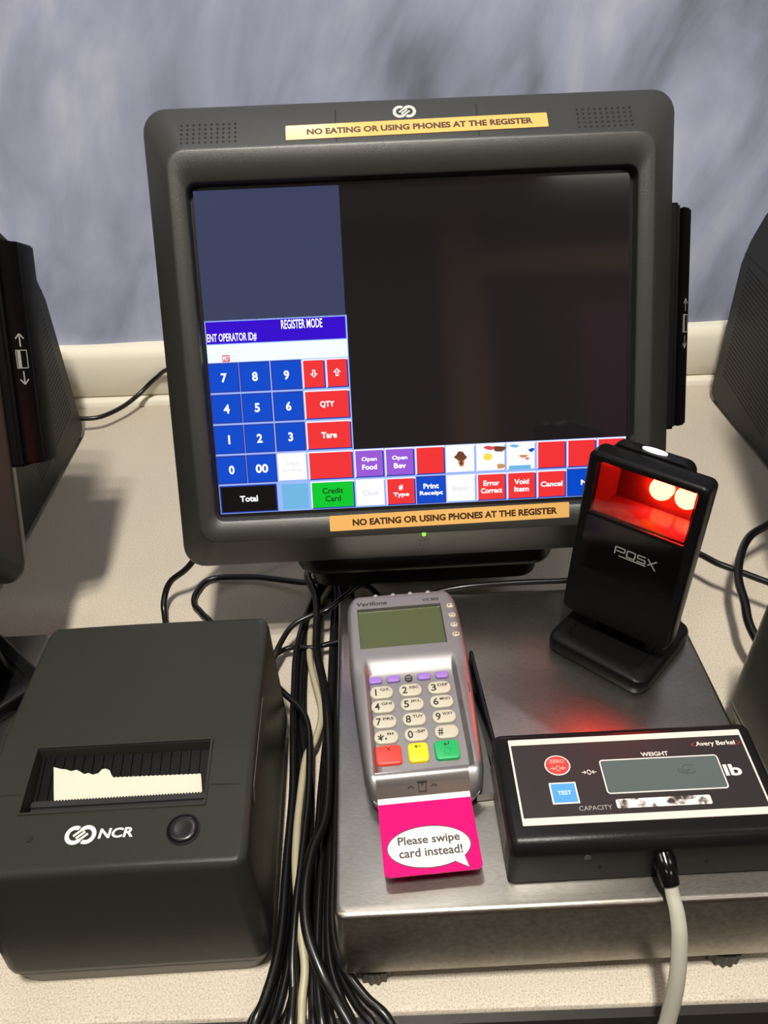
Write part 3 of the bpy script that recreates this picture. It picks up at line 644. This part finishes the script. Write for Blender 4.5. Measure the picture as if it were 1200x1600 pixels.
b = NB(); box(b, -46.5, -33.6, -12.7, -1.7, .5, .75); link('button_face', b, M_BLUEB, tb, WP)
b = NB(); text(b, 'TEST', -43.6, -36.2, -8.4, -6.0, .85, 0, .02); link('legend', b, mat('pale_blue_print', (196, 222, 240), .5), tb, WP, weld=False)
b = NB(); slab(b, 16.4, 1.25, 65.4, 19.6, 1.6, .4, .55); lw = link('lcd_window', b, M_LCDG, wd_, WP); lw['label'] = 'grey liquid crystal window'
b = NB(); ring_line(b, 16.4, 1.25, 66.6, 20.8, 2, .7, .62); link('window_border', b, M_WHITE, lw, WP, weld=False)
b = NB()
for cx, cy, rx, ry, a0, a1, wd in ((30.4, 3.2, 5.0, 2.2, 150, 330, .9), (31.4, 4.6, 3.2, 1.6, 20, 200, .6), (29.4, 3.6, 2.4, 1.2, 180, 360, .8)):
    pts = [(cx + rx * math.cos(math.radians(a0 + (a1 - a0) * i / 12)), cy + ry * math.sin(math.radians(a0 + (a1 - a0) * i / 12))) for i in range(13)]
    line(b, pts, wd, .6)
link('lcd_blotch', b, mat('blotch', (66, 76, 74), .3), lw, WP, weld=False)
b = NB(); text(b, 'WEIGHT', 7.7, 23.1, 12.6, 15.2, z, 0, .02); text(b, 'lb', 50.6, 60, -1.8, 5.2, z, 0, .03); text(b, 'CAPACITY', -34, -16.2, -17.8, -15.2, z, 1, 0); zero_mark(b, -23.8, 4.6, 1.35, z, 0)
text(b, 'Avery Berkel', 40.4, 62.6, 16.6, 20.4, z, 0, .015); arc(b, 51.6, 18.6, 13.2, 13.9, 110, 215, z, 2, 20, .17); arc(b, 51.6, 18.6, 13.2, 13.9, -60, 40, z, 2, 20, .17)
link('face_lettering', b, [M_WHITE, M_GREYP, M_GOLD], fp, WP, weld=False)
M_WORN = ramp_mat('worn_plate', [(.36, (40, 38, 36)), (.44, (150, 148, 144)), (.5, (232, 230, 222))], .5, 190, 4)
b = NB(); slab(b, 12, -14.9, 51.2, 5.2, 1, .4, .55); link('capacity_plate', b, M_WORN, wd_, WP)['label'] = 'scuffed white strip'
b = NB(); box(b, -73.55, -73.2, -24, 24, 5, 22); link('side_sheen', b, mat('side_sheen_brown', (104, 92, 86), .35), wd_)  # reflection on the case's left side, painted as a thin lighter brown patch
for hx, hz, hr in ((-33, 22, 2.0), (-25, 12, 1.1), (32, 12, 1.1)):
    b = NB(); n = 16; loops(b, [[(hx + hr * math.cos(2 * math.pi * i / n), y, hz + hr * math.sin(2 * math.pi * i / n)) for i in range(n)] for y in (-36.2, -37.15)]); link('screw' if hr > 1.5 else 'screw_hole', b, mat('screw_dark', (52, 50, 48), .4) if hr > 1.5 else M_HOLE, wd_)
b = NB(); tube(b, [(8, -35, 17), (8.3, -40, 15.6), (8.6, -44, 13.4), (9.4, -47.5, 10.4)], 6.2, 16, 4, r_end=4.6); link('strain_relief', b, M_GLOSSB, wd_)
b = NB(); tube(b, [(9.2, -46.5, 11.2), (9.8, -51, 7.0), (10.8, -58, 1.5), (11, -66, -8), (10.4, -76, -30), (8, -84, -58), (4, -90, -84), (2, -92, -130), (0, -88, -260)], 3.6, 12, 8, flat=.75, r_end=5.4); cbl = link('cord', b, M_GREYC, wd_); cbl['label'] = 'pale grey flat cord'

# ------------------------------------------------------------------ receipt printer
def make_printer():
    p = empty('receipt_printer', -152, 278, 0, .024)
    Y0, Y1 = -51, 126
    def hw(y):
        d0, d1 = y - Y0, Y1 - y; m = 74.0; r = 9
        d = min(d0, d1)
        return m if d >= r else m - r + math.sqrt(max(0, r * r - (r - d) ** 2))
    def top(x, y):
        z = 123 + .15 * y if y < 14 else 123 + .15 * 14
        if y > 10: q = (y - 10) / 116; z = 124.6 + 2.4 * q - 5.0 * q * q
        return z - .00022 * x * x
    SX0, SX1, SY0, SY1 = -49.6, 48.8, -18.2, 20
    fixed = [-66, -58, SX0 - 1.2, SX0, -30, -10, 10, 30, SX1, SX1 + 1.2, 58, 66]
    def mk(v): return lambda y: v * min(1, (hw(y) - 6) / 66.5)
    def ed(f, s): return lambda y: s * (lambda i: i + (hw(y) - i) * f)(66 * min(1, (hw(y) - 6) / 66.5))
    us = [ed(f, -1) for f in (1, .96, .86, .7, .5, .25)] + [mk(v) for v in fixed] + [ed(f, 1) for f in (.25, .5, .7, .86, .96, 1)]
    ys = [-51, -50.7, -49.8, -48.4, -46.6, -44, -40, -32, -24, SY0 - 1.2, SY0, -8, 6, SY1, SY1 + 1.2, 30, 50, 75, 100, 112, 118, 121.5, 124, 125.5, 126]
    b = NB(); surface_body(b, us, ys, hw, top, 3.6, [(.4, 104), (1.6, 60), (2.6, 24), (2.2, 19.5), (.8, 18.2)], holes=lambda x, y: SX0 < x < SX1 and SY0 < y < SY1)
    def tz(x, y): return top(x, y)
    # recess walls
    rim = [(SX0, SY0), (SX1, SY0), (SX1, SY1), (SX0, SY1)]
    for (xa, ya), (xb, yb) in zip(rim, rim[1:] + rim[:1]):
        N = 6
        for i in range(N):
            qa = (xa + (xb - xa) * i / N, ya + (yb - ya) * i / N); qb = (xa + (xb - xa) * (i + 1) / N, ya + (yb - ya) * (i + 1) / N)
            b.faces.new([b.verts.new(v) for v in ((*qa, tz(*qa)), (*qb, tz(*qb)), (*qb, 104), (*qa, 104))])
    b.faces.new([b.verts.new((x, y, 104)) for x, y in rim])
    body = link('housing', b, M_CASE, p, sharp=50)
    b = NB(); ring_line(b, (SX0 + SX1) / 2, (SY0 + SY1) / 2, SX1 - SX0 + 2.4, SY1 - SY0 + 2.4, 1.0, 1.3, 0)
    link('slot_rim', b, M_CASE, body, Matrix.Translation((0, 0, 123.55)) @ Matrix.Rotation(.15, 4, 'X'), weld=False)
    b = NB(); L = []
    stack(b, [(0, 37.5, 140, 170, 10, 0), (0, 37.5, 143, 173, 11, 1.5), (0, 37.5, 152, 181, 11.5, 17.8), (0, 37.5, 151, 180, 11.5, 18.4)]); bs = link('base', b, mat('base_plastic', (88, 88, 80), .5, bump=.3), p)
    # ribbed paper guide and tear bar in the recess
    b = NB(); A = (-7, 109.5); B = (SY1 - .3, 117)
    pts = []
    for i in range(18):
        x = SX0 + 2 + (SX1 - SX0 - 4) * i / 17
        pts += [(x - .55, 0), (x - .3, .9), (x + .3, .9), (x + .55, 0)]
    pts = [(SX0 + .2, 0)] + pts + [(SX1 - .2, 0)]
    ra = [b.verts.new((x, A[0] - .3 * h, A[1] + h)) for x, h in pts]; rb_ = [b.verts.new((x, B[0] - .3 * h, B[1] + h)) for x, h in pts]
    for i in range(len(pts) - 1): b.faces.new((ra[i], ra[i + 1], rb_[i + 1], rb_[i]))
    link('paper_guide', b, M_BLACK, p)
    b = NB(); box(b, SX0 + 3, SX1 - .3, SY0 + .3, -9.5, 105, 115.6); box(b, SX0 + 3, SX1 - .3, -12.5, -9.2, 115.6, 117.2)
    n = 56
    for i in range(n):
        x = SX0 + 4 + (SX1 - SX0 - 6) * i / n; w_ = (SX1 - SX0 - 6) / n
        poly(b, [(x, -9.3), (x + w_, -9.3), (x + w_ / 2, -8.3)], 116.9, 117.2)
    link('tear_bar', b, mat('tear_bar_dark', (36, 36, 34), .4), p, weld=False)
    # seam between lid and front panel, dips, button, light, logo
    b = NB()
    def seam(pts, r=.42): tube(b, pts, r, 6, 0)
    seam([(SX1 + 2.5, -7.2, tz(51, -7.2)), (60, -7.3, tz(60, -7.3)), (67.5, -7.5, tz(67.5, -7.5) - .3), (70.6, -8.4, 118.6), (73.4, -11, 114.6), (75, -14, 109)])
    seam([(SX0 - 2.5, -6.8, tz(-52, -6.8)), (-60, -6.8, tz(-60, -6.8)), (-67.5, -6.8, tz(-67.5, -6.8) - .3), (-71, -7, 118), (-74, -7, 112)])
    link('lid_seam', b, M_HOLE, body, weld=False)
    b = NB(); poly(b, [(-14, 108), (-8, 118.0), (56, 118.5), (70, 104), (56, 100)], -.3, .3)
    link('lid_grip', b, mat('grip_grey', (58, 58, 54), .4), p, Matrix.Translation((74.5, 0, 0)) @ Matrix(((0, 0, 1, 0), (1, 0, 0, 0), (0, 1, 0, 0), (0, 0, 0, 1))))
    FP = Matrix.Translation((0, -32, tz(0, -32) - .02)) @ Matrix.Rotation(math.atan(.15), 4, 'X')
    b = NB(); stack(b, [(0, 0, 17.4, 16.4, 8.1, -.1), (0, 0, 17.4, 16.4, 8.1, .5), (0, 0, 15.6, 14.6, 7.2, .6), (0, 0, 15.2, 14.2, 7, -.6)], n=8); fb = link('button_ring', b, M_BLACK, p, FP @ Matrix.Translation((39.7, .2, 0)))
    b = NB(); stack(b, [(0, 0, 15, 14, 6.9, -1), (0, 0, 15, 14, 6.9, .9), (0, 0, 14.2, 13.2, 6.5, 1.5), (0, 0, 12, 11, 5.4, 1.9), (0, 0, 8, 7.2, 3.5, 1.7), (0, 0, 3, 2.6, 1.2, 1.5)], n=8); link('feed_button', b, mat('button_black', (20, 20, 20), .28), p, FP @ Matrix.Translation((39.7, .2, 0)))
    b = NB(); disc(b, -41.2, .3, 2.2, -.1, .25, n=14); disc(b, -41.2, .3, 1.2, .2, .4, n=12); link('status_light', b, mat('dark_led', (40, 42, 38), .2), p, FP)
    b = NB(); rings_logo(b, -14.0, .4, 16.4, .2); text(b, 'NCR', -4.6, 13.6, -2.2, 3.2, .2, 0, .03, .1); link('logo', b, M_WHITE, p, FP, weld=False)
    return p
printer = make_printer(); tag(printer, 'charcoal receipt printer with torn paper in its slot at the lower left', 'printer', 'receipt printers')
rp = copy_tree(printer); rp.location = ((-152 + 487) * S, 282 * S, 0); tag(rp, 'dark receipt printer cut off at the right edge beside the weight display', 'printer', 'receipt printers')

# torn paper standing in the printer's slot
pp = empty('receipt_paper', -152, 278, 0, .024, 'torn end of white receipt paper sticking out of the printer slot', 'receipt paper')
tp = [(-36.6, -8.6), (45.4, -8.6), (43.2, 5.0)]
n = 40
for i in range(n + 1): tp.append((43.2 - 49.2 * i / n, 5.2 + .45 * (i % 2) + .8 * i / n))
tp += [(-7.5, 7.6), (-9, 10.4), (-11.5, 11.6), (-13.6, 11.2), (-15, 9.2), (-18, 8.4), (-21, 9.6), (-23, 9.0), (-26, 10.8), (-28, 11.8), (-31, 11.2), (-34, 12.4), (-37, 12.8), (-41.4, 14.2)]
sl = math.atan2(7.5, 26.7)
b = NB(); poly(b, tp, 0, .12); link('paper_strip', b, M_PAPER, pp, Matrix.Translation((0, 0, 113.1)) @ Matrix.Rotation(sl, 4, 'X'), weld=False)

# ------------------------------------------------------------------ cables
def cable(pts, r, label, group=None, m=None, name='cable', seg=10):
    b = NB(); tube(b, pts, r, seg, 8); o = link(name, b, m or M_RUB, None, sharp=80)
    return tag(o, label, 'cable', group)
BUN = 'cables bundled between printer and scale'
cable([(-60, 650, 112), (-110, 620, 100), (-150, 590, 70), (-177, 566, 40), (-197, 560, 25), (-203, 549, 12), (-201, 536, 4), (-193, 507, 4), (-180, 440, 4)], 2.8, 'black cable dropping from the left end of the till behind the printer')
cable([(-60, 566, 16), (-77, 568, 12), (-105, 579, 8), (-130, 586, 6), (-167, 586, 5), (-178, 568, 4), (-177, 552, 4), (-168, 539, 4), (-150, 512, 4), (-130, 440, 4)], 2.9, 'black cable bent in a hook behind the printer, under the till', m=M_RUB)
cable([(-70, 575, 22), (-71, 555, 30), (-61, 519, 34), (-59, 481, 34), (-58, 457, 32), (-52, 428, 30), (-48, 399, 30), (-45, 350, 28), (-46, 311, 28), (-53, 287, 30), (-56, 261, 30), (-54, 239, 26), (-45, 218, 20), (-36, 205, 12), (-26, 190, 5), (-16, 168, -8), (-10, 148, -150)], 3.4, 'thick glossy black cable bowing out at the front of the bundle', BUN)
cable([(-98, 452, 16), (-92, 469, 24), (-81, 493, 28), (-63, 502, 32), (-52, 502, 36), (-35, 516, 40), (-20, 522, 46), (-6, 500, 50), (0, 470, 60), (4, 425, 92)], 2.4, 'black cable arching from the printer to the head of the payment terminal', BUN)
cable([(-100, 460, 10), (-95, 478, 10), (-82, 484, 12), (-64, 481, 14), (-43, 487, 14), (-26, 492, 12), (10, 497, 8)], 2.4, 'black cable lying crosswise behind printer and scale', BUN)
cable([(-100, 428, 24), (-89, 425, 30), (-80, 416, 30), (-67, 402, 28), (-61, 385, 26), (-59, 353, 24), (-59, 324, 22), (-62, 263, 20), (-63, 231, 14), (-62, 214, 8), (-61, 199, 2.6), (-60, 174, -8), (-60, 150, -150)], 2.4, 'black cable leaving the printer side and running down the bundle', BUN)
cable([(-36, 601, 6), (-56, 556, 8), (-66, 521, 10), (-67, 485, 12), (-64, 458, 14), (-54, 413, 14), (-57, 385, 15), (-63, 368, 16), (-65, 327, 18), (-65, 302, 20), (-64, 280, 20), (-60, 249, 16), (-56, 227, 10), (-57, 211, 5), (-57, 199, 2.4), (-57, 174, -8), (-57, 150, -150)], 2.6, 'cream cable winding through the black cables', BUN, M_CREAMC)
plain = 'plain black cable running lengthwise in the bundle between printer and scale'
# lanes of the bundle: (x beside the printer, height, x where it leaves the counter)
for k, (lx, lz, ex) in enumerate(((-71.6, 3.2, -81), (-65.6, 3.2, -75), (-69.6, 8.6, -88), (-70.8, 14.2, -84), (-58.6, 3.2, -68.6), (-61.6, 8.6, -62.4), (-52.6, 3.2, -49.5), (-46.6, 3.2, -38), (-40.4, 3.2, -12), (-49.6, 8.6, -43.8), (-43.4, 8.6, -25), (-40.2, 14, -2))):
    left = lx < -57
    rx = (-76.5 + (lx + 71) * .55) if left else (-49 + (lx + 53) * .75)
    wob = lambda q: .25 * math.sin(q * 2.1 + k * 1.7)
    cable([(-30 - 3.2 * k, 628 - 4 * (k % 3), lz + 1), (rx * .5 - 24, 560, lz), (rx, 490, lz), (rx + wob(1), 430, lz), ((rx + lx) / 2, 385, lz), (lx + wob(2), 340, lz), (lx + wob(3), 290, lz), (lx, 250, lz),
           (lx * .86 + ex * .14, 227, lz), (lx * .5 + ex * .5, 208, max(3, lz * .9)), (ex * .85 + lx * .15, 196, max(3.6, lz * .75)), (ex * 1.1 - lx * .1, 178, -4), (ex * 1.15 - lx * .15, 160, -40), (ex * 1.15 - lx * .15, 150, -150)], 2.75, plain, BUN)
cable([(205, 500, 110), (190, 480, 90), (165, 478, 83.5), (140, 475, 83), (96, 474.5, 83), (54, 472, 82), (17, 474, 70), (-10, 500, 40), (-30, 530, 20), (-30, 570, 8)], 2.3, 'thin black cable along the far rim of the steel scale behind the scanner')
cable([(-395, 886, 24), (-382, 886, 22), (-353, 890, 20), (-330, 914, 20), (-313, 941, 24), (-291, 952, 40), (-262, 940, 60), (-200, 915, 70), (-120, 900, 60)], 2.9, 'black power cable crossing the cream skirting between left and middle tills')
cable([(225, 600, 24), (255, 582, 32), (280, 561, 36), (293, 544, 37), (305, 534, 37), (326, 515, 38), (352, 492, 40), (372, 470, 30)], 2.9, 'black cable running straight from behind the scanner to the right edge')
cable([(420, 640, 60), (386, 612, 48), (356, 589, 44), (332, 572, 44), (313, 545, 45), (301, 518, 42), (293, 484, 44), (289, 460, 40), (292, 420, 34)], 3.7, 'thick black cable looping down behind the right-hand printer')
